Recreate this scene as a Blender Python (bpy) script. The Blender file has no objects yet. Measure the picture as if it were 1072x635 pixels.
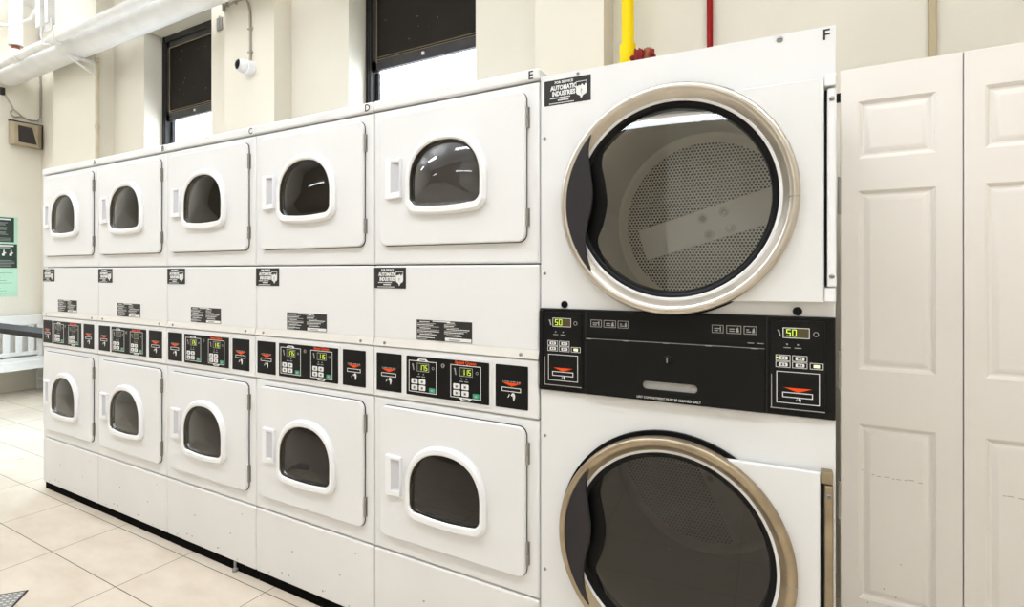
import bpy, bmesh, math, random
from mathutils import Matrix, Vector
random.seed(7)
PI = math.pi
scn = bpy.context.scene
COL = scn.collection

# ------------------------------------------------------------------ materials
def mat(name, col, rough=0.5, metal=0.0, emit=None, estr=0.0, coat=0.0, spec=0.5):
    m = bpy.data.materials.new(name); m.use_nodes = True
    b = m.node_tree.nodes['Principled BSDF']
    b.inputs['Base Color'].default_value = (*col, 1)
    b.inputs['Roughness'].default_value = rough
    b.inputs['Metallic'].default_value = metal
    b.inputs['Specular IOR Level'].default_value = spec
    if coat: b.inputs['Coat Weight'].default_value = coat
    if emit:
        b.inputs['Emission Color'].default_value = (*emit, 1); b.inputs['Emission Strength'].default_value = estr
    return m

def noisy(m, scale=6, amount=0.06, detail=4, bump=0.0, bump_scale=None, tint=None):
    """vary the base colour with object-space noise and optionally add bump"""
    nt = m.node_tree; n = nt.nodes; l = nt.links; b = n['Principled BSDF']
    c = list(b.inputs['Base Color'].default_value)[:3]
    tc = n.new('ShaderNodeTexCoord'); tx = n.new('ShaderNodeTexNoise')
    tx.inputs['Scale'].default_value = scale; tx.inputs['Detail'].default_value = detail
    l.new(tc.outputs['Object'], tx.inputs['Vector'])
    cr = n.new('ShaderNodeValToRGB')
    t = tint or tuple(max(0, v * (1 - 2.2 * amount)) for v in c)
    cr.color_ramp.elements[0].position = 0.3; cr.color_ramp.elements[0].color = (*t, 1)
    cr.color_ramp.elements[1].position = 0.7; cr.color_ramp.elements[1].color = (*[min(1, v * (1 + amount * .4)) for v in c], 1)
    l.new(tx.outputs['Fac'], cr.inputs['Fac']); l.new(cr.outputs['Color'], b.inputs['Base Color'])
    if bump:
        t2 = n.new('ShaderNodeTexNoise'); t2.inputs['Scale'].default_value = bump_scale or scale * 8
        l.new(tc.outputs['Object'], t2.inputs['Vector'])
        bp = n.new('ShaderNodeBump'); bp.inputs['Strength'].default_value = bump; bp.inputs['Distance'].default_value = 0.01
        l.new(t2.outputs['Fac'], bp.inputs['Height']); l.new(bp.outputs['Normal'], b.inputs['Normal'])
    return m

M = {}
M['enamel'] = noisy(mat('white_enamel', (.80, .797, .79), .34, spec=.4), 2.5, .008)
M['base_enamel'] = noisy(mat('scuffed_enamel', (.79, .775, .755), .42, spec=.35), 3, .02)
M['plastic'] = mat('white_plastic', (.86, .86, .865), .3)
M['pocket'] = mat('shaded_pocket_plastic', (.60, .60, .63), .4)  # shade of the handle recess painted in as a greyer tone
M['lip'] = mat('cream_enamel', (.72, .69, .63), .45)
M['gap'] = mat('dark_gap', (.03, .025, .02), .8)
M['black'] = mat('black_panel', (.010, .0095, .009), .42, spec=.12)
M['blackgloss'] = mat('black_rubber', (.005, .005, .005), .35, spec=.15)
M['toe'] = mat('toe_shade_black', (.004, .0035, .003), .9, spec=.05)
M['ink'] = mat('ink_black', (.015, .014, .013), .6)
M['white'] = mat('print_white', (.80, .80, .78), .5)
M['grey'] = mat('print_grey', (.38, .37, .35), .5)
M['red'] = mat('print_red', (.86, .085, .010), .5, spec=.2)
M['green'] = mat('key_green', (.03, .33, .18), .4)
M['lcd'] = mat('display_window', (.02, .025, .008), .2)
M['seg'] = mat('lit_segments', (.3, .4, .02), .5, emit=(.62, .85, .06), estr=.85)
M['unlit'] = mat('unlit_display', (.075, .055, .015), .4)
M['segdim'] = mat('dim_segments', (.12, .15, .03), .5)
M['blueled'] = mat('blue_segments', (.05, .06, .6), .5, emit=(.12, .15, 1), estr=1.2)
M['amber'] = mat('lit_key', (.9, .85, .5), .5, emit=(1, .9, .5), estr=.6)
M['steel'] = noisy(mat('brushed_steel', (.62, .57, .50), .30, 1.0), 14, .06)
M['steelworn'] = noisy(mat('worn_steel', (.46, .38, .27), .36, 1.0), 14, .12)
M['chrome'] = mat('chrome_trim', (.6, .58, .55), .25, 1.0)
M['hinge'] = mat('hinge_metal', (.36, .34, .31), .45, .6)
M['screw'] = mat('screw_metal', (.34, .33, .31), .45, .8)
M['handle_grey'] = mat('charcoal_plastic', (.028, .025, .027), .45, spec=.25)
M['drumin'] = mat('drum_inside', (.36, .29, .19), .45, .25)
M['drumsteel'] = mat('dryer_drum_steel', (.78, .75, .68), .5, .1)
M['strap'] = mat('drum_strap_steel', (.90, .88, .82), .5)
M['wall'] = noisy(mat('cream_wall_paint', (.81, .77, .665), .8, spec=.2), 1.2, .02, bump=.08, bump_scale=30)
M['wallb'] = noisy(mat('beige_wall_paint', (.81, .765, .655), .8, spec=.2), 1.1, .025, bump=.08, bump_scale=30)
M['tanwall'] = mat('tan_wall_paint', (.36, .31, .24), .8, spec=.2)
M['ceil'] = mat('ceiling_paint', (.82, .80, .76), .85)
M['pipewhite'] = noisy(mat('white_pipe_paint', (.90, .89, .87), .55), 5, .04, bump=.1, bump_scale=18)
M['winframe'] = noisy(mat('dark_window_frame', (.022, .019, .017), .55), 9, .3)
M['blind'] = noisy(mat('dark_window_screen', (.022, .018, .014), .8, spec=.15), 3, .12)
M['ochre'] = mat('worn_bronze_edge', (.26, .20, .12), .7)
M['doorpaint'] = noisy(mat('closet_door_paint', (.85, .805, .75), .5, spec=.25), 2.2, .012)
M['bench'] = noisy(mat('bench_paint', (.84, .83, .80), .45), 4, .03)
M['tablet'] = noisy(mat('table_black', (.022, .021, .021), .6, spec=.15), 6, .2)
M['spk'] = noisy(mat('speaker_beige', (.46, .38, .26), .5), 8, .08)
M['spkdark'] = mat('speaker_grille', (.035, .028, .025), .8)
M['cable'] = mat('cable_grey', (.42, .38, .31), .6)
M['wallpipe'] = noisy(mat('painted_conduit', (.62, .54, .40), .6), 8, .06)
M['trimtan'] = mat('painted_trim', (.50, .41, .26), .6)
M['yellow'] = mat('yellow_pipe_paint', (.92, .66, .002), .45, spec=.15)
M['redpipe'] = mat('red_pipe_paint', (.30, .005, .005), .45, spec=.15)
M['redvalve'] = noisy(mat('red_valve_paint', (.30, .02, .015), .5, spec=.2), 30, .2)
M['brass'] = mat('rusty_brass', (.30, .11, .05), .5, .5)
M['posterdark'] = mat('dark_green_print', (.012, .035, .022), .5)
M['postergreen'] = noisy(mat('pale_green_paper', (.52, .80, .62), .7), 4, .05)
M['jbox'] = mat('grey_plate', (.33, .33, .32), .4, .5)
M['lampwhite'] = mat('fixture_white', (.8, .8, .78), .5)
M['tube'] = mat('fluorescent_tube', (1, 1, 1), .5, emit=(1, .97, .90), estr=5)
M['rubber'] = mat('foot_rubber', (.25, .24, .22), .6)

def glass_mat(name, tint, rough=0.02, ior=1.5, extra=0.0):
    m = bpy.data.materials.new(name); m.use_nodes = True
    nt = m.node_tree; n = nt.nodes; n.clear(); l = nt.links
    o = n.new('ShaderNodeOutputMaterial'); mx = n.new('ShaderNodeMixShader')
    t = n.new('ShaderNodeBsdfTransparent'); t.inputs[0].default_value = (*tint, 1)
    g = n.new('ShaderNodeBsdfGlossy'); g.inputs['Roughness'].default_value = rough; g.inputs['Color'].default_value = (1, 1, 1, 1)
    f = n.new('ShaderNodeFresnel'); f.inputs['IOR'].default_value = ior
    gm = n.new('ShaderNodeNewGeometry'); sub = n.new('ShaderNodeMath'); sub.operation = 'SUBTRACT'; sub.inputs[0].default_value = 1; l.new(gm.outputs['Backfacing'], sub.inputs[1])
    mu = n.new('ShaderNodeMath'); mu.operation = 'MULTIPLY'; l.new(f.outputs[0], mu.inputs[0]); l.new(sub.outputs[0], mu.inputs[1])
    fac = mu.outputs[0]
    if extra:
        a = n.new('ShaderNodeMath'); a.operation = 'ADD'; a.inputs[1].default_value = extra; a.use_clamp = True
        l.new(fac, a.inputs[0]); fac = a.outputs[0]
    l.new(fac, mx.inputs[0]); l.new(t.outputs[0], mx.inputs[1]); l.new(g.outputs[0], mx.inputs[2]); l.new(mx.outputs[0], o.inputs[0])
    return m
M['glass_small'] = glass_mat('smoked_door_glass', (.27, .23, .175), .03, 1.5)
M['stainless'] = noisy(mat('stainless_drum', (.55, .53, .55), .22, .85), 9, .15)
M['glass_clear'] = glass_mat('clear_door_glass', (.80, .79, .80), .02, 1.5, .02)
M['glass_big'] = glass_mat('round_door_glass', (.97, .965, .94), .012, 1.5, .015)
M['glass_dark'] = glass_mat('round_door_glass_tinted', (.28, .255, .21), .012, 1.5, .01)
M['pane'] = glass_mat('window_pane_glass', (.96, .98, 1.0), .0, 1.45)

def perforated():
    m = mat('perforated_drum_steel', (.84, .81, .74), .5, .05)
    nt = m.node_tree; n = nt.nodes; l = nt.links; b = n['Principled BSDF']
    tc = n.new('ShaderNodeTexCoord')
    a = .0135; s3 = a * math.sqrt(3)
    def vm(op, *ins):
        v = n.new('ShaderNodeVectorMath'); v.operation = op
        for i, x in enumerate(ins):
            if isinstance(x, tuple): v.inputs[i].default_value = x
            else: l.new(x, v.inputs[i])
        return v
    p = vm('MULTIPLY', tc.outputs['Object'], (1 / a, 0, 1 / s3))
    ds = []
    for off in ((0., 0., 0.), (.5, 0., .5)):
        q = vm('ADD', p.outputs[0], tuple(o + 50 for o in off))
        fr = vm('FRACTION', q.outputs[0]); c = vm('SUBTRACT', fr.outputs[0], (.5, 0, .5)); w = vm('MULTIPLY', c.outputs[0], (a, 0, s3))
        ds.append(vm('LENGTH', w.outputs[0]).outputs['Value'])
    mi = n.new('ShaderNodeMath'); mi.operation = 'MINIMUM'; l.new(ds[0], mi.inputs[0]); l.new(ds[1], mi.inputs[1])
    lt = n.new('ShaderNodeMath'); lt.operation = 'LESS_THAN'; lt.inputs[1].default_value = .0046; l.new(mi.outputs[0], lt.inputs[0])
    mx = n.new('ShaderNodeMix'); mx.data_type = 'RGBA'
    mx.inputs['A'].default_value = (.84, .81, .74, 1); mx.inputs['B'].default_value = (.012, .011, .010, 1)
    l.new(lt.outputs[0], mx.inputs['Factor']); l.new(mx.outputs['Result'], b.inputs['Base Color'])
    inv = n.new('ShaderNodeMath'); inv.operation = 'MULTIPLY_ADD'; inv.inputs[1].default_value = -.05; inv.inputs[2].default_value = .05
    l.new(lt.outputs[0], inv.inputs[0]); l.new(inv.outputs[0], b.inputs['Metallic'])
    return m
M['perf'] = perforated()

def tiles():
    m = mat('floor_tile', (.74, .63, .48), .28)
    nt = m.node_tree; n = nt.nodes; l = nt.links; b = n['Principled BSDF']
    tc = n.new('ShaderNodeTexCoord')
    mp = n.new('ShaderNodeMapping'); mp.inputs['Location'].default_value = (-.386 + 5.9, .318 + .2835 * 20, 0)
    l.new(tc.outputs['Object'], mp.inputs['Vector'])
    br = n.new('ShaderNodeTexBrick'); br.offset = 0; br.squash = 1
    br.inputs['Scale'].default_value = 1; br.inputs['Brick Width'].default_value = .59; br.inputs['Row Height'].default_value = .2835
    br.inputs['Mortar Size'].default_value = .0022; br.inputs['Mortar Smooth'].default_value = .1; br.inputs['Bias'].default_value = 0
    br.inputs['Color1'].default_value = (.74, .66, .55, 1); br.inputs['Color2'].default_value = (.70, .61, .50, 1)
    br.inputs['Mortar'].default_value = (.13, .095, .065, 1)
    l.new(mp.outputs[0], br.inputs['Vector'])
    nz = n.new('ShaderNodeTexNoise'); nz.inputs['Scale'].default_value = 3.2; nz.inputs['Detail'].default_value = 6; nz.inputs['Roughness'].default_value = .65
    st = n.new('ShaderNodeMapping'); st.inputs['Scale'].default_value = (1, 2.2, 1)
    l.new(tc.outputs['Object'], st.inputs['Vector']); l.new(st.outputs[0], nz.inputs['Vector'])
    cr = n.new('ShaderNodeValToRGB'); cr.color_ramp.elements[0].position = .3; cr.color_ramp.elements[0].color = (.86, .83, .78, 1)
    cr.color_ramp.elements[1].position = .7; cr.color_ramp.elements[1].color = (1.04, 1.04, 1.04, 1)
    l.new(nz.outputs['Fac'], cr.inputs['Fac'])
    mx = n.new('ShaderNodeMix'); mx.data_type = 'RGBA'; mx.blend_type = 'MULTIPLY'; mx.inputs['Factor'].default_value = 1
    l.new(br.outputs['Color'], mx.inputs['A']); l.new(cr.outputs['Color'], mx.inputs['B'])
    l.new(mx.outputs['Result'], b.inputs['Base Color'])
    bp = n.new('ShaderNodeBump'); bp.inputs['Strength'].default_value = .25; bp.inputs['Distance'].default_value = .003; bp.invert = True
    l.new(br.outputs['Fac'], bp.inputs['Height']); l.new(bp.outputs['Normal'], b.inputs['Normal'])
    rr = n.new('ShaderNodeMapRange'); rr.inputs['To Min'].default_value = .22; rr.inputs['To Max'].default_value = .42
    l.new(nz.outputs['Fac'], rr.inputs['Value']); l.new(rr.outputs[0], b.inputs['Roughness'])
    return m
M['tile'] = tiles()

# ------------------------------------------------------------------ mesh builder
class MB:
    def __init__(s, off=(0, 0, 0), rot=None):
        s.bm = bmesh.new(); s.mats = []; s.T = Matrix.Translation(off) @ (rot or Matrix.Identity(4))
    def mi(s, m):
        m = M[m] if isinstance(m, str) else m
        if m not in s.mats: s.mats.append(m)
        return s.mats.index(m)
    def faces(s, verts, faces, m):
        i = s.mi(m); vs = [s.bm.verts.new(v) for v in verts]; out = []
        for f in faces:
            try:
                fc = s.bm.faces.new([vs[k] for k in f]); fc.material_index = i; out.append(fc)
            except ValueError: pass
        return vs, out
    def box(s, x0, x1, y0, y1, z0, z1, m, bev=0, seg=2):
        v = [(x, y, z) for z in (z0, z1) for y in (y0, y1) for x in (x0, x1)]
        f = [(0, 2, 3, 1), (4, 5, 7, 6), (0, 1, 5, 4), (2, 6, 7, 3), (0, 4, 6, 2), (1, 3, 7, 5)]
        vs, fs = s.faces(v, f, m)
        if bev:
            ed = list({e for fc in fs for e in fc.edges}); i = s.mi(m)
            r = bmesh.ops.bevel(s.bm, geom=ed, offset=bev, segments=seg, affect='EDGES', profile=.5)
            for fc in r['faces']: fc.material_index = i
        return s
    def openbox(s, x0, x1, y0, y1, z0, z1, m):
        v = [(x, y, z) for z in (z0, z1) for y in (y0, y1) for x in (x0, x1)]
        s.faces(v, [(0, 2, 3, 1), (4, 5, 7, 6), (2, 6, 7, 3), (0, 4, 6, 2), (1, 3, 7, 5)], m); return s
    def loft(s, loops, m, cap0=False, cap1=False, close=True):
        """loops: lists of 3-D points, equal length"""
        i = s.mi(m); L = [[s.bm.verts.new(p) for p in lp] for lp in loops]; n = len(L[0])
        for a, b in zip(L, L[1:]):
            for k in range(n if close else n - 1):
                try:
                    f = s.bm.faces.new((a[k], a[(k + 1) % n], b[(k + 1) % n], b[k])); f.material_index = i
                except ValueError: pass
        for c, lp in ((cap0, L[0]), (cap1, L[-1])):
            if c:
                f = s.bm.faces.new(lp); f.material_index = i
        return s
    def cyl(s, p0, p1, r0, m, r1=None, n=20, cap=True):
        r1 = r0 if r1 is None else r1
        p0 = Vector(p0); p1 = Vector(p1); d = (p1 - p0).normalized()
        a = Vector((0, 0, 1)) if abs(d.z) < .9 else Vector((1, 0, 0))
        u = d.cross(a).normalized(); w = d.cross(u)
        lp = [[p + u * (r * math.cos(2 * PI * k / n)) + w * (r * math.sin(2 * PI * k / n)) for k in range(n)] for p, r in ((p0, r0), (p1, r1))]
        return s.loft(lp, m, cap, cap)
    def lathe(s, c, prof, m, n=64, axis='y'):
        """prof: list of (radius, depth along axis)"""
        loops = []
        for r, d in prof:
            lp = []
            for k in range(n):
                a = 2 * PI * k / n
                if axis == 'y': lp.append((c[0] + r * math.cos(a), c[1] + d, c[2] + r * math.sin(a)))
                else: lp.append((c[0] + r * math.cos(a), c[1] + r * math.sin(a), c[2] + d))
            loops.append(lp)
        return s.loft(loops, m)
    def tube(s, pts, r, m, n=10, cap=True):
        pts = [Vector(p) for p in pts]; loops = []; u = None
        for k, p in enumerate(pts):
            d = (pts[min(k + 1, len(pts) - 1)] - pts[max(k - 1, 0)]).normalized()
            if u is None:
                a = Vector((0, 0, 1)) if abs(d.z) < .9 else Vector((1, 0, 0)); u = d.cross(a).normalized()
            else: u = (u - d * u.dot(d)).normalized()
            w = d.cross(u)
            loops.append([p + u * (r * math.cos(2 * PI * j / n)) + w * (r * math.sin(2 * PI * j / n)) for j in range(n)])
        return s.loft(loops, m, cap, cap)
    def poly(s, pts, y, m, th=.0006):
        """flat polygon in the x-z plane with a little thickness, facing -y"""
        a = [(x, y, z) for x, z in pts]; b = [(x, y + th, z) for x, z in pts]
        return s.loft([a, b], m, True, True)
    def bar(s, x0, z0, x1, z1, y, m, th=.0006):
        return s.poly([(x0, z0), (x1, z0), (x1, z1), (x0, z1)], y, m, th)
    def frame(s, x0, z0, x1, z1, w, y, m):
        s.bar(x0, z0, x1, z0 + w, y, m); s.bar(x0, z1 - w, x1, z1, y, m)
        s.bar(x0, z0 + w, x0 + w, z1 - w, y, m); s.bar(x1 - w, z0 + w, x1, z1 - w, y, m); return s
    def merge(s, me, mx, m):
        i = s.mi(m); vs = [s.bm.verts.new(mx @ v.co) for v in me.vertices]
        for p in me.polygons:
            try:
                f = s.bm.faces.new([vs[k] for k in p.vertices]); f.material_index = i
            except ValueError: pass
        return s
    def plate(s, outlines, y0, y1, m, bev=0, res=2):
        """outlines (first outer, others holes) as x-z loops, from y0 (front) to y1"""
        cu = bpy.data.curves.new('tmp', 'CURVE'); cu.dimensions = '2D'; cu.fill_mode = 'BOTH'
        cu.extrude = (y1 - y0) / 2 - bev; cu.bevel_depth = bev; cu.bevel_resolution = res; cu.offset = -bev
        for o in outlines:
            sp = cu.splines.new('POLY'); sp.points.add(len(o) - 1); sp.use_cyclic_u = True
            for p, (x, z) in zip(sp.points, o): p.co = (x, z, 0, 1)
        s.merge(cmesh(cu), Matrix.Translation((0, (y0 + y1) / 2, 0)) @ Matrix.Rotation(PI / 2, 4, 'X'), m)
        return s
    def text(s, t, x, z, size, y, m, align='LEFT', th=.0004, sx=1.0, shear=0, bold=0.0, rotz=None):
        cu = bpy.data.curves.new('tmp', 'FONT'); cu.body = t; cu.size = size; cu.align_x = align; cu.extrude = th; cu.shear = shear; cu.offset = bold
        cu.resolution_u = 2
        s.merge(cmesh(cu), Matrix.Translation((x, y, z)) @ Matrix.Rotation(PI / 2, 4, 'X') @ Matrix.Diagonal((sx, 1, 1, 1)), m)
        return s
    def seg7(s, t, x, z, w, h, gap, y, m):
        S = {'0': 'abcdef', '1': 'bc', '5': 'afgcd', '7': 'abc', '2': 'abged', '3': 'abgcd'}
        q = w * .2
        for ch in t:
            for k in S[ch]:
                r = {'a': (0, h - q, w, h), 'g': (0, h / 2 - q / 2, w, h / 2 + q / 2), 'd': (0, 0, w, q), 'f': (0, h / 2, q, h), 'b': (w - q, h / 2, w, h),
                     'e': (0, 0, q, h / 2), 'c': (w - q, 0, w, h / 2)}[k]
                s.bar(x + r[0], z + r[1], x + r[2], z + r[3], y - .00005 * 'abcdefg'.index(k), m)
            x += w + gap
        return s
    def mesh(s, name, smooth=True, ang=.6):
        s.bm.transform(s.T)
        bmesh.ops.recalc_face_normals(s.bm, faces=s.bm.faces[:])
        me = bpy.data.meshes.new(name); s.bm.to_mesh(me); s.bm.free()
        for m in s.mats: me.materials.append(m)
        if smooth:
            me.polygons.foreach_set('use_smooth', [True] * len(me.polygons)); me.set_sharp_from_angle(angle=ang)
        return me
    def build(s, name, parent=None, smooth=True, ang=.6):
        return link(name, s.mesh(name, smooth, ang), parent)

def cmesh(cu):
    o = bpy.data.objects.new('tmp', cu); COL.objects.link(o)
    dg = bpy.context.evaluated_depsgraph_get(); dg.update()
    me = bpy.data.meshes.new_from_object(o.evaluated_get(dg), depsgraph=dg)
    bpy.data.objects.remove(o); bpy.data.curves.remove(cu)
    return me

def link(name, me, parent=None):
    o = bpy.data.objects.new(name, me); COL.objects.link(o)
    if parent is not None: o.parent = parent
    wn = o.modifiers.new('weighted_normal', 'WEIGHTED_NORMAL'); wn.keep_sharp = True; wn.weight = 90
    return o
def tag(o, label=None, cat=None, group=None, kind=None):
    if label: o['label'] = label
    if cat: o['category'] = cat
    if group: o['group'] = group
    if kind: o['kind'] = kind
    return o
def thing(name, label, cat, loc=(0, 0, 0), rotz=0, group=None):
    o = bpy.data.objects.new(name, None); COL.objects.link(o); o.location = loc; o.rotation_euler = (0, 0, rotz); o.empty_display_size = .1
    return tag(o, label, cat, group)
def struct(name, mb, **k): return tag(mb.build(name, **k), kind='structure')

# outlines -----------------------------------------------------------
def rrect(x0, z0, x1, z1, r, n=8):
    out = []
    for cx, cz, a0 in ((x1 - r, z1 - r, 0), (x0 + r, z1 - r, 90), (x0 + r, z0 + r, 180), (x1 - r, z0 + r, 270)):
        for k in range(n + 1):
            a = math.radians(a0 + 90 * k / n); out.append((cx + r * math.cos(a), cz + r * math.sin(a)))
    return out
def circ(cx, cz, r, n=96): return [(cx + r * math.cos(2 * PI * k / n), cz + r * math.sin(2 * PI * k / n)) for k in range(n)]
def arch(cx, zb, w, h, rb, n=28):
    """porthole: flat, slightly bowed bottom with round corners and an elliptical arch on top"""
    a = w / 2; zs = zb + h * .36; b = h - h * .36; out = []
    for k in range(n + 1):
        t = PI * k / n; e = .88
        out.append((cx + a * math.copysign(abs(math.cos(t)) ** e, math.cos(t)), zs + b * math.sin(t) ** e))
    for k in range(1, 8):
        t = math.radians(180 + 90 * k / 7); out.append((cx - a + rb + rb * math.cos(t), zb + rb + rb * math.sin(t)))
    m = 6
    for k in range(1, m):
        u = k / m; out.append((cx - a + rb + (w - 2 * rb) * u, zb - .006 * math.sin(PI * u)))
    for k in range(0, 7):
        t = math.radians(270 + 90 * k / 7); out.append((cx + a - rb + rb * math.cos(t), zb + rb + rb * math.sin(t)))
    return out
def smooth(tip, q=5):
    crv = []
    for k in range(len(tip) - 1):
        for i in range(q):
            u = i / q; p0 = tip[max(k - 1, 0)]; p1 = tip[k]; p2 = tip[k + 1]; p3 = tip[min(k + 2, len(tip) - 1)]
            crv.append(tuple(.5 * (2 * p1[j] + (p2[j] - p0[j]) * u + (2 * p0[j] - 5 * p1[j] + 4 * p2[j] - p3[j]) * u * u + (3 * p1[j] - p0[j] - 3 * p2[j] + p3[j]) * u ** 3) for j in (0, 1)))
    return crv + [tip[-1]]
def at(o, y): return [(x, y, z) for x, z in o]
def scaled(o, c, s): return [(c[0] + (x - c[0]) * s, c[1] + (z - c[1]) * s) for x, z in o]

# ------------------------------------------------------------------ small stacked dryers
W, D = .683, .70
OFF = (-W / 2, -D / 2, 0)
HAND = [(-.25, .55), (.05, .95), (.35, 1.0), (.62, .75), (.66, .2), (.45, -.45), (.3, -.5), (.2, .1), (.12, .45), (-.05, .35)]

def hand(mb, x, z, s, y):
    mb.poly([(x + a * s, z + b * s) for a, b in HAND], y, 'white')
    mb.poly([(x - .95 * s, z + .05 * s), (x - .7 * s, z + .15 * s), (x - .45 * s, z + .75 * s), (x - .62 * s, z + .7 * s)], y, 'white')

def coin_plate(mb, x0, x1, z0, z1, y):
    w = x1 - x0; h = z1 - z0
    mb.plate([rrect(x0, z0, x1, z1, .003, 3)], y - .002, y + .001, 'black', .0008, 1)
    yy = y - .0026; cx = (x0 + x1) / 2; X = lambda f: x0 + f * w; Z = lambda f: z1 - f * h
    for k in range(9):
        mb.bar(X(.24 + k * .06), Z(.392), X(.24 + k * .06 + (.02 + .03 * ((k * 7) % 3) / 2)), Z(.37), yy, 'grey')
    mb.poly([(X(.21), Z(.405)), (X(.80), Z(.405)), (X(.505), Z(.49))], yy, 'red')
    mb.frame(X(.20), Z(.615), X(.79), Z(.515), .0022, yy, 'white')
    hand(mb, X(.52), Z(.76), .017, yy)

def keypad(mb, x0, z0, y, lit):
    w, h = .344, .137
    mb.plate([rrect(x0, z0, x0 + w, z0 + h, .003, 3)], y - .002, y + .001, 'black', .0008, 1)
    yy = y - .0026
    for fx, txt, lo in ((.012, '175', True), (.192, '115', False)):
        a, b = x0 + fx, x0 + fx + .122
        c, d = z0 + .012, z0 + .122
        mb.frame(a, c, b, d, .0022, yy, 'white')
        m = (a + b) / 2
        if lo: mb.poly([(m - .028, d - .002), (m + .028, d - .002), (m + .016, d + .008), (m - .016, d + .008)], yy - .0004, 'white')
        else: mb.poly([(m - .028, c + .002), (m - .016, c - .008), (m + .016, c - .008), (m + .028, c + .002)], yy - .0004, 'white')
        mb.poly([(m - .012, (d if lo else c - .006) + .001), (m + .012, (d if lo else c - .006) + .001), (m + .012, (d if lo else c - .006) + .004), (m - .012, (d if lo else c - .006) + .004)], yy - .0008, 'black')
        dx = m - .024
        mb.frame(dx, d - .037, dx + .052, d - .008, .0018, yy, 'grey'); mb.bar(dx + .0018, d - .0352, dx + .0502, d - .0098, yy + .0001, 'lcd')
        if lit: mb.seg7(txt, dx + .012, d - .032, .0085, .018, .0035, yy - .0004, 'seg')
        else: mb.seg7(txt, dx + .012, d - .032, .0085, .018, .0035, yy - .0004, 'segdim')
        mb.poly([(a + .014, d - .012), (a + .020, d - .012), (a + .024, d - .034), (a + .020, d - .034), (a + .018, d - .024)], yy, 'grey')
        mb.plate([circ(b - .016, d - .022, .005, 12), circ(b - .016, d - .022, .0036, 12)], yy, yy + .0006, 'grey')
        for k in (0, 1):
            mb.bar(m - .018 + k * .02, d - .048, m - .014 + k * .02, d - .044, yy, 'grey'); mb.bar(m - .024 + k * .02, d - .056, m - .009 + k * .02, d - .0535, yy, 'grey')
        for i in (0, 1):
            for j in (0, 1):
                kx = a + .012 + i * .034; kz = c + .007 + j * .022
                mb.plate([rrect(kx, kz, kx + .028, kz + .018, .003, 2)], yy - .0012, yy, 'white', .0004, 1)
                mb.bar(kx + .009, kz + .004, kx + .019, kz + .013, yy - .0016, 'grey')
                mb.bar(kx + .012, kz + .006, kx + .016, kz + .011, yy - .002, 'ink')
        mb.plate([rrect(b - .032, c + .004, b - .006, c + .020, .003, 2)], yy - .0012, yy, 'green', .0004, 1)
        mb.bar(b - .024, c + .008, b - .014, c + .015, yy - .0016, 'grey')
    mb.cyl((x0 + .163, y - .006, z0 + .114), (x0 + .163, y, z0 + .114), .0075, 'chrome', n=14)
    mb.bar(x0 + .161, z0 + .109, x0 + .165, z0 + .119, y - .0068, 'ink')
    mb.text('Speed Queen', x0 + .253, z0 + .1255, .0155, yy, 'red', 'CENTER', bold=.0003)

def service_sticker(mb, x0, z0, w, h, y):
    mb.plate([rrect(x0, z0, x0 + w, z0 + h, .001, 2)], y - .0006, y + .0006, 'ink')
    yy = y - .0012; X = lambda f: x0 + f * w; Z = lambda f: z0 + f * h
    mb.text('FOR SERVICE', X(.43), Z(.84), h * .135, yy, 'white', 'CENTER', bold=.0003)
    mb.text('AUTOMATIC', X(.425), Z(.59), h * .25, yy, 'white', 'CENTER', sx=.76, bold=.0008)
    mb.text('INDUSTRIES', X(.425), Z(.36), h * .25, yy, 'white', 'CENTER', sx=.73, bold=.0008)
    for (a, b, z, q) in ((.13, .31, .255, .045), (.33, .60, .255, .045), (.30, .56, .15, .06), (.11, .66, .05, .035)):
        n = int((b - a) / .03)
        for k in range(n): mb.bar(X(a + k * .03), Z(z), X(a + k * .03 + .022), Z(z + q), yy, 'white')
    sh = [(.69, .80), (.92, .80), (.92, .38), (.90, .30), (.84, .25), (.80, .12), (.77, .24), (.71, .30), (.69, .38)]
    mb.poly([(X(a), Z(b)), ] and [(X(a), Z(b)) for a, b in sh], yy, 'white')
    mb.poly([(X(a), Z(b)) for a, b in [(.70, .775), (.91, .775), (.91, .66), (.88, .70), (.87, .60), (.84, .64), (.82, .70), (.78, .62), (.75, .66), (.73, .60), (.70, .64)]], yy - .0006, 'ink')
    mb.poly([(X(a), Z(b)) for a, b in [(.80, .52), (.82, .46), (.80, .36), (.82, .28), (.79, .34), (.785, .46)]], yy - .0006, 'grey')

def rating_label(mb, x0, z0, w, h, y):
    mb.bar(x0, z0, x0 + w, z0 + h, y - .0006, 'ink', .0012)
    rnd = random.Random(3); yy = y - .0012
    for c in (0, 1):
        a0 = x0 + (.015 + .5 * c) * w; L = .455 * w
        for k in range(12):
            z = z0 + h * (.93 - k * .078)
            if c == 1 and k > 8: break
            x = a0 + (L * .1 if k % 4 == 0 else 0); e = a0 + L * (.35 + .63 * rnd.random())
            while x < e:
                q = (.02 + .08 * rnd.random()) * w; mb.bar(x, z - h * .035, min(x + q, e), z, yy, 'white' if k % 4 in (0, 2) else 'grey'); x += q + .006 * w
    mb.bar(x0 + .53 * w, z0 + .03 * h, x0 + .99 * w, z0 + .19 * h, yy, 'white')
    mb.bar(x0 + .60 * w, z0 + .07 * h, x0 + .80 * w, z0 + .13 * h, yy - .0006, 'grey')
    mb.bar(x0 + .30 * w, z0 + .93 * h, x0 + .62 * w, z0 + .98 * h, yy, 'white')

def screw(mb, x, y, z, r=.006, m='screw'):
    mb.lathe((x, y, z), [(r, 0), (r, -.0016), (r * .7, -.003), (0.0001, -.0034)], m, 14)
    mb.bar(x - r * .6, z - r * .12, x + r * .6, z + r * .12, y - .0038, 'ink')

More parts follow.
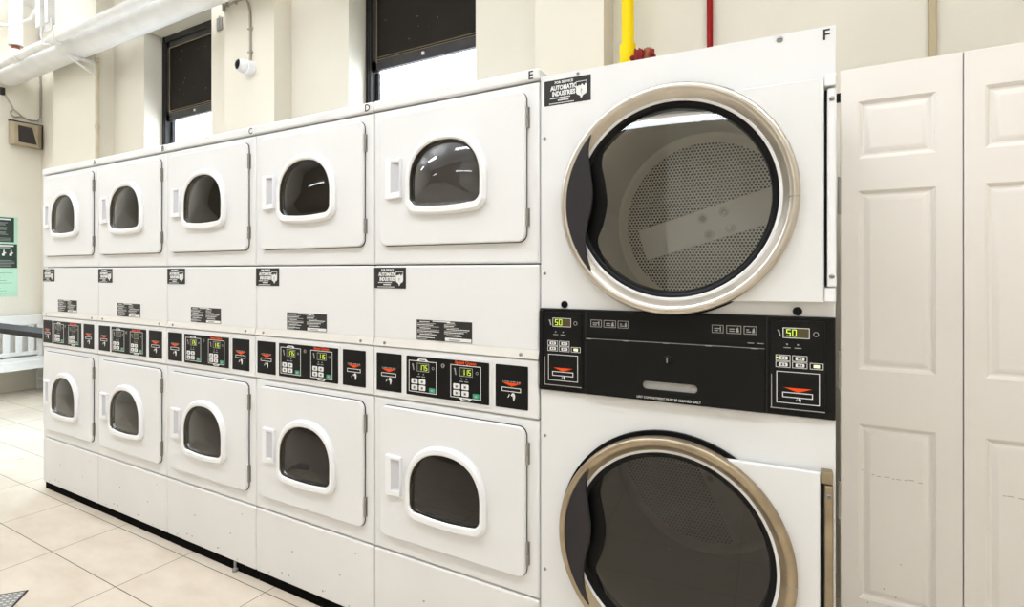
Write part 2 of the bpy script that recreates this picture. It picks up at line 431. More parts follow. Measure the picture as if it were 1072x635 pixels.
CACHE = {}
def cached(key, fn):
    if key not in CACHE: CACHE[key] = fn()
    return CACHE[key]

def shell():
    m = MB(OFF)
    m.openbox(.002, W - .002, .03, D, .046, 1.957, 'enamel')
    m.plate([[(.004, .05), (W - .004, .05), (W - .004, 1.955), (.004, 1.955)], circ(.336, 1.677, .19, 48), circ(.336, .613, .19, 48)], .022, .032, 'gap')
    # upper and lower face frames, round at their upright edges
    for z0, z1, zc in ((1.3635, 1.9255, 1.677), (.3235, .8765, .613)):
        m.plate([[(.0015, z0), (W - .0015, z0), (W - .0015, z1), (.0015, z1)], circ(.336, zc, .185, 48)], 0, .03, 'enamel', .008, 3)
    return m.mesh('dryer_cabinet')
def top_cap():
    m = MB(OFF); m.box(0, W, -.006, D, 1.9295, 1.967, 'enamel', .008, 3); return m.mesh('dryer_top_cap')
def base_panel():
    m = MB(OFF); m.box(.001, W - .001, -.001, .04, .046, .3195, 'base_enamel', .008, 3)
    rnd = random.Random(5)
    for k in range(9):
        x = .05 + .58 * rnd.random(); z = .055 + .03 * rnd.random() if k < 6 else .1 + .18 * rnd.random(); s = .002 + .003 * rnd.random()
        m.poly([(x + s * 1.5 * math.cos(t * PI / 3) * (.6 + .6 * rnd.random()), z + s * math.sin(t * PI / 3)) for t in range(6)], -.0014, 'grey')
    return m.mesh('dryer_base_panel')
def toe():
    m = MB(OFF); m.box(.004, W - .004, .012, D - .03, 0, .05, 'toe'); return m.mesh('dryer_toe_shade')  # black block stands in for the shadow under the cabinet
def foot():
    m = MB(OFF)
    for k in (0,): m.lathe((0, 0, 0), [(.0001, 0), (.012, 0), (.012, .012), (.006, .016), (.006, .05), (.0001, .05)], 'rubber', 16, 'z')
    return m.mesh('dryer_foot')
def service_panel():
    m = MB(OFF); m.box(.0015, W - .0015, .001, .04, 1.090, 1.3595, 'enamel', .007, 3)
    # cream sloping lip below the panel
    lo = [(.002, -.007, 1.0665), (.002, .001, 1.094), (.002, .03, 1.094), (.002, .03, 1.0665)]
    m.loft([lo, [(W - .002, y, z) for _, y, z in lo]], 'lip', True, True)
    return m.mesh('dryer_service_panel')
def screws(x):
    m = MB(OFF, ); screw(m, x, -.0035, 1.077, .0065); return m.mesh('panel_screw')
def console():
    m = MB(OFF); m.box(.0015, W - .0015, -.004, .04, .8795, 1.0635, 'enamel', .006, 3)
    m.plate([rrect(.150, .895, .514, 1.052, .006, 4)], -.0065, -.003, 'enamel', .0016, 1)
    return m.mesh('dryer_control_panel')
def coin(x0): m = MB(OFF); coin_plate(m, x0, x0 + .118, .904, 1.041, -.004); return m.mesh('coin_slot_plate')
def keys(lit): m = MB(OFF); keypad(m, .160, .904, -.0065, lit); return m.mesh('keypad_plate')
def sticker(): m = MB(OFF); service_sticker(m, .001, 1.277, .150, .075, .0); return m.mesh('service_sticker')
def rating(): m = MB(OFF); rating_label(m, .200, 1.099, .233, .070, .0005); return m.mesh('rating_label')

def door(z0, z1, gb):
    """dryer door with an opening; gb = glass bottom height"""
    m = MB(OFF)
    g = arch(.336, gb - .006, .300, .226, .034)
    m.plate([rrect(.0405, z0 - .0025, .6408, z1 + .0015, .029)], -.0018, .001, 'gap')
    m.plate([rrect(.042, z0, .640, z1, .028), g], -.0155, -.0015, 'enamel', .005, 3)
    return m.mesh('dryer_door')
def bezel(gb):
    m = MB(OFF); c = (.336, gb + .09)
    o = arch(.336, gb - .030, .336, .272, .050); q = arch(.336, gb - .022, .320, .256, .046); i = arch(.336, gb - .006, .300, .226, .036); g = arch(.336, gb, .288, .214, .032)
    m.loft([at(o, -.014), at(scaled(o, c, .998), -.026), at(q, -.034), at(i, -.034), at(scaled(g, c, 1.01), -.030)], 'plastic')
    m.loft([at(scaled(g, c, 1.012), -.0305), at(g, -.029), at(g, -.016)], 'chrome')
    m.loft([at(g, -.016), at(scaled(g, c, .985), -.0155), at(scaled(g, c, .985), .0)], 'blackgloss')
    return m.mesh('window_bezel')
def glass(gb, bulge, mt='glass_small'):
    m = MB(OFF); c = (.336, gb + .09); g = arch(.336, gb, .288, .214, .032)
    lp = [at(scaled(g, c, .999), -.018)]
    for s in (.97, .9, .75, .5, .25, .06): lp.append(at(scaled(g, c, s), -.018 - bulge * (1 - s * s)))
    m.loft(lp, mt, False, True); return m.mesh('window_glass', ang=1.2)
def drum(gb, bright=False):
    m = MB(OFF); c = (.336, gb + .11)
    if bright:
        m.lathe((c[0], 0, c[1]), [(.195, .024), (.27, .03), (.27, .30), (.25, .36), (.18, .41), (.09, .435), (.0001, .44)], 'stainless', 64)
        return m.mesh('dryer_drum', ang=1.2)
    m.lathe((c[0], 0, c[1]), [(.195, .024), (.27, .03), (.27, .45), (.0001, .46)], 'drumin', 48)
    for a in (90, 210, 330):
        a = math.radians(a); x = c[0] + .25 * math.cos(a); z = c[1] + .25 * math.sin(a)
        m.cyl((x, .04, z), (x, .44, z), .035, 'drumin', n=10)
    return m.mesh('dryer_drum')
def handle(zc):
    m = MB(OFF)
    o = [(.079, zc - .072), (.148, zc - .068), (.148, zc + .070), (.079, zc + .072)]
    i = [(.104, zc - .052), (.144, zc - .048), (.144, zc + .058), (.104, zc + .060)]
    c = (.1135, zc)
    m.loft([at(o, -.014), at(o, -.025), at(scaled(o, c, .97), -.029), at(scaled(i, (.124, zc), 1.04), -.029), at(i, -.0275)], 'plastic')
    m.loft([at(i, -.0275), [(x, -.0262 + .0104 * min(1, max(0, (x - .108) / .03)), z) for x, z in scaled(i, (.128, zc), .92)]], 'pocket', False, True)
    return m.mesh('door_handle')
def hinge(z0, z1):
    m = MB(OFF); x = .6435; mid = (z0 + z1) / 2
    m.cyl((x, -.008, z0), (x, -.008, mid - .001), .0042, 'hinge', n=12); m.cyl((x, -.008, mid + .001), (x, -.008, z1), .0042, 'hinge', n=12)
    m.box(x, x + .006, -.003, .001, z0, z1, 'hinge'); return m.mesh('door_hinge')
def letter(ch):
    m = MB(OFF); m.text(ch, .655, 1.9345, .037, -.0068, 'ink', 'CENTER', bold=.0004); return m.mesh('unit_letter')

names = ['A', 'B', 'C', 'D', 'E']
labels = ['white double stacked dryer marked A at the far end by the bench',
          'white double stacked dryer marked B, second from the bench end',
          'white double stacked dryer marked C, middle of the five narrow ones',
          'white double stacked dryer marked D, below the wide wall between the windows',
          'white double stacked dryer marked E, beside the large round-door dryer']
for i, ch in enumerate(names):
    t = thing('stacked_dryer', labels[i], 'dryer', (i * W + W / 2, D / 2, 0), 0, 'narrow stacked dryers in a row')
    link('cabinet', cached('shell', shell), t)
    tc = link('top_cap', cached('cap', top_cap), t); link('unit_letter', letter(ch), tc)
    link('toe_shade', cached('toe', toe), t); link('base_panel', cached('base', base_panel), t)
    if ch == 'C':
        f = link('foot', cached('foot', foot), t); f.location = (W - .15, .004, 0)
    sp = link('service_panel', cached('sp', service_panel), t)
    for x in (.054, .619): link('screw', cached(('screw', x), lambda: screws(x)), sp)
    link('service_sticker', cached('sticker', sticker), sp); link('rating_label', cached('rating', rating), sp)
    cp = link('control_panel', cached('console', console), t)
    for x0 in (.017, .527): link('coin_slot_plate', cached(('coin', x0), lambda: coin(x0)), cp)
    link('keypad_plate', cached(('keys', i >= 2), lambda: keys(i >= 2)), cp)
    for (z0, z1, gb, hz, hg, up) in ((1.431, 1.900, 1.567, 1.667, ((1.785, 1.850), (1.480, 1.535)), True),
                                     (.382, .852, .503, .610, ((.737, .804), (.423, .495)), False)):
        d = link('door', cached(('door', up), lambda: door(z0, z1, gb)), t)
        link('window_bezel', cached(('bez', up), lambda: bezel(gb)), d)
        link('window_glass', cached(('glass', up, ch == 'E'), lambda: glass(gb, (.04 if ch == 'E' else .014) if up else .010, 'glass_clear' if up and ch == 'E' else 'glass_small')), d)
        link('door_handle', cached(('handle', up), lambda: handle(hz)), d)
        for a, b in hg: link('hinge', cached(('hinge', a), lambda: hinge(a, b)), d)
        link('drum', cached(('drum', up, up and ch == 'E'), lambda: drum(gb, up and ch == 'E')), t)

# ------------------------------------------------------------------ large dryer F
FW, FD = .786, 1.05
FO = (-FW / 2, -FD / 2, 0)
aF = math.radians(2.4)
ca, sa = math.cos(aF), math.sin(aF)
fb = (5 * W + ca * FW / 2 - sa * FD / 2, sa * FW / 2 + ca * FD / 2, 0)
t = thing('tumble_dryer', 'large white two-door dryer marked F with big round glass doors', 'dryer', fb, aF)
UC, LC = (.398, 1.533), (.392, .577)
R = .312
m = MB(FO)
m.openbox(.04, FW - .004, .016, FD, .03, 1.936, 'enamel')
m.box(.045, FW - .01, .04, FD - .02, 0, .03, 'toe')
tmp = m
# front skins with round openings
for z0, z1, c in ((1.2255, 1.938, UC), (.030, .9755, LC)):
    m.plate([[(.004, z0), (FW, z0), (FW, z1), (.004, z1)], circ(c[0], c[1], .262)], 0, .02, 'enamel', .0015, 1)
m.box(.004, FW, .003, .02, .970, 1.23, 'gap')
m.build('cabinet', t)
m = MB(FO); screw(m, .664, 0, 1.926, .008); m.build('screw', t)
for x, z in ((.125, 1.928), (.017, 1.746), (.017, 1.332), (.018, .835), (.018, .425)):
    m = MB(FO); screw(m, x, 0, z, .005); m.build('screw', t)
m = MB(FO); m.text('F', .766, 1.9055, .037, -.0005, 'ink', 'CENTER', bold=.0004); m.build('unit_letter', t)
m = MB(FO); service_sticker(m, .016, 1.844, .149, .076, 0); m.build('service_sticker', t)
for x in (.082, .704):
    m = MB(FO); m.lathe((x, 0, 1.2385), [(.011, 0), (.011, -.002), (.0085, -.006), (.0001, -.0065)], 'blackgloss', 20); m.build('round_bumper', t)

def big_door(c, upper):
    d = MB(FO)
    # door plate: round left end, square right end
    a0 = math.asin(.276 / R); pts = [(c[0] + (.362 if upper else .360), c[1] - .270), (c[0] + (.362 if upper else .360), c[1] + .272)]
    n = 60
    for k in range(n + 1):
        a = (PI / 2 - (PI / 2 - a0)) + (2 * PI - 2 * a0) * k / n
        pts.append((c[0] + (R - .004) * math.cos(a), c[1] + (R - .004) * math.sin(a)))
    d.plate([pts, circ(c[0], c[1], .266)], -.026, -.008, 'enamel', .003, 2)
    d.plate([circ(c[0], c[1] + (.002 if upper else .0035), R + .0065, 96), circ(c[0], c[1], .262)], -.009, .0005, 'blackgloss')
    o = d.build('door', t)
    rg = MB(FO)
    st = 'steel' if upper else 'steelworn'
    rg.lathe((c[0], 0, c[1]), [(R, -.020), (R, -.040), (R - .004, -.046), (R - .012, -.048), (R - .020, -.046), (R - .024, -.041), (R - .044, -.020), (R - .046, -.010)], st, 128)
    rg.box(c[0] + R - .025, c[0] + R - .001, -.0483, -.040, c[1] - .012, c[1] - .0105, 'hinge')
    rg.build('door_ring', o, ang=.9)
    gk = MB(FO)
    gk.lathe((c[0], 0, c[1]), [(R - .044, -.016), (R - .046, -.024), (R - .056, -.022), (R - .062, -.012), (R - .064, .01), (R - .05, .02)], 'blackgloss', 128)
    # dark wave behind the handle
    wave = []
    for z, x in ((.175, -.182), (.12, -.196), (.06, -.186), (.0, -.180), (-.06, -.192), (-.11, -.208), (-.17, -.183)): wave.append((c[0] + x, c[1] + z))
    wave = smooth(wave)
    arc = [(c[0] + (R - .058) * math.cos(math.radians(a)), c[1] + (R - .058) * math.sin(math.radians(a))) for a in range(222, 136, -6)]
    gk.plate([wave + arc], -.016, -.010, 'blackgloss')
    gk.build('door_gasket', o, ang=.9)
    hd = MB(FO)
    rr = R - .021
    tip = [(-.216, .195), (-.224, .150), (-.217, .085), (-.211, .035), (-.214, -.01), (-.226, -.06), (-.232, -.10), (-.228, -.15), (-.216, -.192)]
    crv = [(c[0] + a, c[1] + b) for a, b in smooth(tip)]
    arc = [(c[0] + rr * math.cos(math.radians(a)), c[1] + rr * math.sin(math.radians(a))) for a in range(218, 141, -3)]
    hd.plate([crv + arc], -.054, -.043, 'handle_grey', .003, 2)
    hd.build('door_handle', o)
    gl = MB(FO)
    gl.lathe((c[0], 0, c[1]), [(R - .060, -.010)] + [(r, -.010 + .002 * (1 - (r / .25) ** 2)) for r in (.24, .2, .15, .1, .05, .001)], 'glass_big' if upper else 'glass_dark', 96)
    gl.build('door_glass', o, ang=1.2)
    hr = MB(FO)
    x0 = c[0] + .366; z0, z1 = c[1] - .232, c[1] + .247
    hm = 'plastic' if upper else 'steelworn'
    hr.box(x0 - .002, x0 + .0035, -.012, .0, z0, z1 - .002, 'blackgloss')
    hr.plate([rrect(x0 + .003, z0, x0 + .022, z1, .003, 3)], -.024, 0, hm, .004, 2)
    hr.box(x0 - .003, x0 + .021, -.030, 0, z1 + .003, z1 + .033, hm, .003)
    hr.box(x0 - .003, x0 + .021, -.030, 0, z0 - .036, z0 - .003, hm, .003)
    for z in (z1 - .027, z0 + .025): screw(hr, x0 + .0125, -.024, z, .006)
    hr.build('hinge_rail', o)
    # drum behind the door
    dr = MB(FO)
    dr.lathe((c[0], 0, c[1]), [(.262, .0), (.262, .05), (.30, .055), (.36, .06), (.36, .745)], 'drumsteel', 96)
    dr.lathe((c[0], 0, c[1]), [(.36, .745), (.345, .752), (.320, .752)], 'drumsteel', 96)
    dr.build('drum', t, ang=.9)
    bk = MB(FO)
    bk.lathe((c[0], 0, c[1]), [(.342, .753), (.0005, .753)], 'perf', 96)
    ang = math.radians(16.5 if upper else -64); u = Vector((math.cos(ang), 0, math.sin(ang))); v = Vector((-math.sin(ang), 0, math.cos(ang))); cc = Vector((c[0] + .035, 0, c[1]))
    hw = .066; L = math.sqrt(.34 ** 2 - hw ** 2) - .03
    lp = [cc + u * s * L + v * q * hw for s, q in ((-1, -1), (1, -1), (1, 1), (-1, 1))]
    bk.plate([[(p.x, p.z) for p in lp]], .744, .7525, 'strap', .002, 1)
    for s, q in ((-.035, -.04), (.04, -.04), (-.04, .03), (.035, .03)):
        p = cc + u * s * 1.1 + v * q
        bk.lathe((p.x, .744, p.z), [(.020, 0), (.020, -.001), (.0001, -.0012)], 'lip', 16)
        bk.lathe((p.x, .743, p.z), [(.011, 0), (.011, -.006), (.0001, -.007)], 'hinge', 12)
    bk.build('drum_back', t, ang=.9)
    # black mesh lint guard with its small blue read-out at the foot of the drum
    return o
big_door(UC, True); big_door(LC, False)

# F control panel
m = MB(FO)
m.plate([[(.004, .9775), (.7845, .9775), (.7845, 1.2245), (.004, 1.2245)]], -.010, .004, 'black', .002, 1)
for x in (.151, .634): m.bar(x, .979, x + .002, 1.223, -.0106, 'ink')
m.box(.004, .018, -.014, -.008, .98, 1.222, 'black', .002, 1)
yy = -.0108
def icons(x0s):
    for k, (a, b) in enumerate(x0s):
        m.frame(a, 1.176, b, 1.197, .0014, yy, 'grey')
        w = b - a
        m.bar(a + .2 * w, 1.181, a + .55 * w, 1.1835, yy, 'grey'); m.bar(a + .2 * w, 1.1865, a + (.7 - .15 * k) * w, 1.189, yy, 'grey')
        if k: m.poly([(a + .62 * w, 1.180), (a + .85 * w, 1.180), (a + .8 * w, 1.193), (a + .68 * w, 1.190)], yy, 'grey')
        else: m.bar(a + .7 * w, 1.180, a + .78 * w, 1.193, yy, 'grey')
icons(((.168, .201), (.207, .243), (.249, .279))); icons(((.503, .532), (.539, .575), (.581, .612)))
m.bar(.59, 1.153, .605, 1.155, yy, 'grey'); m.bar(.612, 1.153, .628, 1.155, yy, 'grey')
cp = m.build('control_panel', t)
m = MB(FO)
m.plate([rrect(.154, .979, .631, 1.1435, .003, 3), rrect(.321, 1.0115, .467, 1.0335, .0108, 6)], -.018, -.009, 'black', .0025, 1)
m.plate([rrect(.321, 1.0115, .467, 1.0335, .0108, 6)], -.011, -.0095, 'grey')
for k in range(30):
    xa = .156 + k * .0158; hgt = .0012 if (k * 5) % 7 else .0024
    m.bar(xa, 1.1428 - hgt, xa + .0158, 1.1428, -.0183, 'grey')
m.text('LINT COMPARTMENT MUST BE CLEANED DAILY', .391, .9855, .0088, -.0184, 'white', 'CENTER', sx=.9)
dw = m.build('lint_drawer', t); dw['label'] = 'black lint drawer with an oval grip slot'
m = MB(FO)
m.lathe((.390, 0, 1.096), [(.013, -.018), (.013, -.021), (.009, -.0235), (.009, -.0285), (.0001, -.029)], 'blackgloss', 20)
m.bar(.3885, 1.090, .3915, 1.102, -.0295, 'grey')
m.build('drawer_lock', dw)

def big_module(x0, x1, lit_amber):
    m = MB(FO); w = x1 - x0; X = lambda f: x0 + f * w; y = -.0148
    m.plate([rrect(x0, .992, x1, 1.2155, .003, 3)], -.014, -.009, 'black', .0015, 1)
    m.bar(X(.0), .9945, X(1), .9965, y, 'grey'); m.bar(X(.015), .9965, X(.03), 1.08, y, 'grey')
    # display
    a, b = X(.235), X(.725)
    m.frame(a, 1.172, b, 1.198, .0015, y, 'white'); m.bar(a + .0015, 1.1735, b - .0015, 1.1965, y + .0001, 'lcd')
    m.bar(a + .031, 1.1745, b - .0025, 1.1955, y - .0002, 'unlit')
    m.seg7('50', a + .008, 1.1765, .0095, .0175, .0035, y - .0005, 'seg')
    m.poly([(X(.13), 1.192), (X(.17), 1.192), (X(.20), 1.176), (X(.17), 1.176), (X(.16), 1.184)], y, 'grey')
    m.plate([circ(X(.84), 1.184, .006, 14), circ(X(.84), 1.184, .0045, 14)], y, y + .0006, 'grey')
    for k in (.30, .50): m.bar(X(k), 1.1545, X(k + .03), 1.158, y, 'grey'); m.bar(X(k - .05), 1.147, X(k + .08), 1.1490, y, 'grey')
    for i in (0, 1):
        for j in (0, 1):
            kx = X(.10 + i * .31); kz = 1.098 + j * .0165
            m.frame(kx, kz, kx + .033, kz + .015, .0012, y, 'white')
            m.plate([rrect(kx + .007, kz + .003, kx + .027, kz + .012, .002, 2)], y - .0006, y, 'white')
            m.bar(kx + .012, kz + .005, kx + .016, kz + .010, y - .001, 'ink'); m.bar(kx + .019, kz + .005, kx + .022, kz + .010, y - .001, 'ink')
    if lit_amber: m.bar(X(.11), 1.1195, X(.15), 1.1245, y - .0006, 'seg')
    kx = X(.73); m.frame(kx, 1.098, kx + .029, 1.1135, .0012, y, 'white'); m.bar(kx + .008, 1.102, kx + .021, 1.1095, y - .0004, 'amber')
    m.frame(X(.115), 1.0095, X(.905), 1.0885, .0016, y, 'white')
    m.poly([(X(.26), 1.0485), (X(.77), 1.0485), (X(.515), 1.0385)], y, 'red')
    m.frame(X(.225), 1.024, X(.785), 1.0375, .002, y, 'white')
    hand(m, X(.53), 1.0165, .0072, y)
    return m.build('card_module', cp)
big_module(.021, .141, False); big_module(.643, .763, True)

# ------------------------------------------------------------------ room shell
WY, PY = 1.30, 1.15
XL, XR, YF, ZC = -3.65, 6.2, -4.6, 4.35
m = MB(); m.box(XL - .2, XR + .2, YF - .2, WY + .3, -.1, 0, 'tile'); struct('floor', m)
m = MB(); m.box(XL - .2, XR + .2, YF - .2, WY + .3, ZC, ZC + .1, 'ceil'); struct('ceiling', m)
m = MB(); m.box(XL - .2, XL, YF, WY + .3, 0, ZC, 'wall'); struct('wall_left', m)
m = MB(); m.box(XR, XR + .2, YF, WY + .3, 0, ZC, 'wallb'); struct('wall_right', m)
m = MB(); m.box(XL - .2, XR + .2, YF - .2, YF, 0, ZC, 'tanwall'); m.box(3.14, XR, YF, YF + .06, 0, ZC, 'wallb'); struct('wall_front', m)
WIN = [(-1.45, -.376), (1.253, 2.334)]; ZS, ZH = 1.62, 3.64
m = MB()
xs = [XL] + [v for w_ in WIN for v in w_] + [XR]
for k in range(0, len(xs), 2): m.box(xs[k], xs[k + 1], WY, WY + .30, 0, ZC, 'wallb')
for a, b in WIN: m.box(a, b, WY, WY + .30, 0, ZS, 'wallb'); m.box(a, b, WY, WY + .30, ZH, ZC, 'wallb')
for a, b in ((-2.95, -2.02), (.042, .645), (2.82, 3.213)): m.box(a, b, PY, WY, 0, ZC, 'wallb')
struct('wall_back', m, smooth=False)

def window(n, a, b):
    y = 1.475; m = MB(); fw_ = .05
    for (x0, x1, z0, z1) in ((a, a + fw_, ZS, ZH), (b - fw_, b, ZS, ZH), (a, b, ZH - .055, ZH), (a, b, ZS, ZS + .05)):
        m.box(x0, x1, y - .01, y + .09, z0, z1, 'winframe', .004, 1)
    m.box(a + .012, a + .022, y - .018, y - .008, ZS, ZH - .05, 'winframe'); m.box(a + .034, a + .040, y - .018, y - .008, ZS, ZH, 'winframe')
    o = tag(m.build('window_%d' % n), kind='structure')
    m = MB(); zr = 2.815
    for (x0, x1, z0, z1) in ((a + fw_, a + fw_ + .05, zr, ZH - .05), (b - fw_ - .05, b - fw_, zr, ZH - .05), (a + fw_, b - fw_, ZH - .115, ZH - .055), (a + fw_, b - fw_, zr, zr + .075)):
        m.box(x0, x1, y + .005, y + .04, z0, z1, 'winframe', .003, 1)
    # worn bronze edges where paint has rubbed off
    m.box(a + fw_ + .048, a + fw_ + .051, y + .001, y + .008, zr + .05, ZH - .12, 'ochre')
    m.box(a + fw_ + .05, b - fw_ - .05, y + .001, y + .008, zr + .072, zr + .075, 'ochre')
    m.box(a + fw_ + .05, b - fw_ - .05, y + .001, y + .008, zr + .089, zr + .0915, 'ochre')
    if n == 1: m.box(a + fw_ + .05, b - fw_ - .05, y + .001, y + .008, ZH - .122, ZH - .116, 'ochre')
    rnd = random.Random(n)
    s_ = m.build('upper_sash', o)
    m = MB(); m.box(a + fw_ + .045, b - fw_ - .045, y + .02, y + .03, zr + .07, ZH - .11, 'blind')
    for k in range(16):
        x = a + .15 + rnd.random() * (b - a - .35); z = zr + .1 + rnd.random() * .55; s = .003 + .004 * rnd.random()
        m.poly([(x, z), (x + s, z + s * .3), (x + s * .5, z + s)], y + .0190, 'lip')
    m.box((a + b) / 2 - .02, (a + b) / 2 + .0, y - .004, y + .012, zr + .03, zr + .05, 'lip')
    m.build('dark_screen', o)
    m = MB(); m.box(a + fw_, b - fw_, y + .055, y + .06, ZS + .05, zr + .01, 'pane'); m.build('pane', o)
    m = MB()
    for (x0, x1, z0, z1) in ((a + fw_, a + fw_ + .028, ZS + .05, zr), (b - fw_ - .028, b - fw_, ZS + .05, zr), (a + fw_, b - fw_, ZS + .05, ZS + .09)):
        m.box(x0, x1, y + .045, y + .07, z0, z1, 'winframe', .002, 1)
    m.build('lower_sash', o)
for k, (a, b) in enumerate(WIN): window(k + 1, a, b)

# ------------------------------------------------------------------ closet doors at right
BY = .68
t = thing('bifold_door', 'white panelled bifold closet door standing beside the large dryer', 'door', (4.565, BY, 0))
def leaf(x0, w, name='door_leaf'):
    T = .034
    m = MB((-4.565, -BY, 0)); z0, z1 = .012, 2.030
    pan = [(.232, .820), (1.007, 1.610), (1.722, 1.914)]; px0, px1 = x0 + .053, x0 + w - .068
    m.plate([[(x0, z0), (x0 + w, z0), (x0 + w, z1), (x0, z1)]] + [rrect(px0, a, px1, b, .002, 2) for a, b in pan], BY, BY + T, 'doorpaint', .0018, 1)
    for a, b in pan:
        lp = []
        for ins, dep in ((-.004, .000), (.004, .004), (.010, .010), (.016, .011), (.030, .004), (.036, .0025)):
            lp.append(at([(px0 + ins, a + ins), (px1 - ins, a + ins), (px1 - ins, b - ins), (px0 + ins, b - ins)], BY + dep))
        lp[0] = [(x, BY + .001, z) for x, _, z in lp[0]]
        m.loft(lp, 'doorpaint', False, True)
        m.box(px0 + .02, px1 - .02, BY + .013, BY + .02, a + .02, b - .02, 'doorpaint')
    return m.build(name, t, ang=.35)
l1 = leaf(4.235, .3285); l2 = leaf(4.5665, .3285); l3 = leaf(4.898, .3285)
for z in (1.60, 1.0, .55):
    m = MB((-4.565, -BY, 0)); m.cyl((4.232, BY + .006, z - .065), (4.232, BY + .006, z + .065), .006, 'hinge', n=10); m.box(4.232, 4.236, BY, BY + .03, z - .06, z + .06, 'hinge'); m.build('hinge', l1)
m = MB((-4.565, -BY, 0)); m.box(4.222, 4.240, BY + .004, BY + .024, 1.925, 1.955, 'blackgloss', .003); m.build('pivot_guide', l1)

rnd = random.Random(21)
for lf, xa, xb, z in ((l1, 4.325, 4.465, .652), (l2, 4.66, 4.78, .648)):
    m = MB((-4.565, -BY, 0)); x = xa
    while x < xb:
        w_ = .004 + .014 * rnd.random(); zz = z + .006 * (rnd.random() - .5)
        m.box(x, x + w_, BY + .0021, BY + .003, zz, zz + .0022, 'cable'); x += w_ + .012 * rnd.random()
    for k in range(5):
        x = xa - .06 + rnd.random() * .25; zz = .2 + .5 * rnd.random()
        m.box(x, x + .003, BY - .0003, BY + .0005, zz, zz + .0015 + .004 * rnd.random(), 'cable')
    o = m.build('scuff_marks', lf)
# ------------------------------------------------------------------ pipes
m = MB()
m.cyl((XL, 1.0, 3.515), (2.6, 1.0, 3.515), .118, 'pipewhite', n=40)
for x in (-2.17, .62): m.cyl((x - .004, 1.0, 3.515), (x + .004, 1.0, 3.515), .122, 'pipewhite', n=40)
tag(m.build('insulated_pipe'), 'thick white insulated pipe running along the wall near the ceiling', 'pipe')
m = MB()
m.cyl((XL, .80, 3.485), (2.3, .80, 3.485), .038, 'pipewhite', n=20)
for x in (-1.95, -2.83): m.cyl((x - .06, .80, 3.485), (x + .06, .80, 3.485), .050, 'pipewhite', n=20)
m.cyl((-2.83, .80, 3.485), (-2.83, .80, 3.56), .042, 'pipewhite', n=20); m.cyl((-2.83, .80, 3.555), (-2.83, .80, 3.60), .034, 'brass', n=20)
tag(m.build('sprinkler_pipe'), 'slim white pipe running in front of the thick insulated pipe', 'pipe')
m = MB(); m.cyl((-2.83, .80, 3.60), (-2.83, .80, ZC), .054, 'pipewhite', n=24); m.cyl((-2.83, .80, 3.595), (-2.83, .80, 3.602), .057, 'hinge', n=24)
tag(m.build('vertical_pipe'), 'white upright pipe dropping from the ceiling onto the slim pipe', 'pipe')
m = MB()
m.box(-2.16, -2.07, .72, .80, 3.60, ZC, 'pipewhite', .004); m.box(-2.03, -1.97, .74, .80, 3.62, ZC, 'pipewhite', .004)
m.box(-2.17, -1.93, .755, .765, 3.55, 3.66, 'pipewhite', .003)
m.tube([(-2.09, .74, 3.66), (-2.09, .74, 3.52), (-2.07, .75, 3.44), (-2.0, .77, 3.43)], .012, 'pipewhite')
tag(m.build('pipe_hanger'), 'white channel hanger holding the slim pipe beside the upright pipe', 'hanger')
m = MB()
m.box(-2.03, -1.99, .90, 1.15, 3.372, 3.394, 'pipewhite', .003)
m.box(-2.03, -1.99, 1.135, 1.153, 3.25, 3.394, 'pipewhite', .003)
m.loft([[(x, .90, 3.372), (x, .93, 3.372), (x, 1.152, 3.272), (x, 1.152, 3.25)] for x in (-2.02, -2.0)], 'pipewhite', True, True)
tag(m.build('pipe_bracket'), 'small white triangular wall bracket under the thick insulated pipe', 'bracket')
m = MB()
m.tube([(-3.6, .35, 3.98), (-3.0, .62, 3.80), (-2.7, .74, 3.745), (-2.4, .77, 3.76), (-2.17, .76, 3.86)], .012, 'pipewhite')
tag(m.build('ceiling_cable'), 'pale cable sagging between the left wall and the hanger', 'cable')
m = MB()
m.box(-1.98, -1.50, .30, .72, 3.98, 4.10, 'ceil', .01); m.box(-1.98, -1.50, .28, .32, 3.95, 3.99, 'hinge')
rnd = random.Random(11)
for k in range(26):
    x = -1.75 + .4 * rnd.random(); y = .25 + .4 * rnd.random(); z = 3.86 + .12 * rnd.random()
    m.tube([(x, y, z), (x + .1 * rnd.random(), y + .06 * rnd.random(), z + .06 * (rnd.random() - .3)), (x + .18 * rnd.random(), y - .05 * rnd.random(), z + .10 * rnd.random())], .008, 'ink' if k % 2 else 'lip', n=6)
m.cyl((-1.6, .5, 4.1), (-1.6, .5, ZC), .03, 'pipewhite')
tag(m.build('junction_unit'), 'pale ceiling unit with a tangle of dark wires above the slim pipe', 'box')

# conduit up the wall beyond dryer B
m = MB(); x = -1.955
m.cyl((x, 1.128, 0), (x, 1.128, 3.37), .016, 'wallpipe', n=14)
for z in (2.75, 3.40, 1.2): m.cyl((x, 1.128, z - .02), (x, 1.128, z + .02), .021, 'wallpipe', n=14)
tag(m.build('conduit_pipe'), 'thin beige conduit rising up the wall behind dryer B', 'pipe')

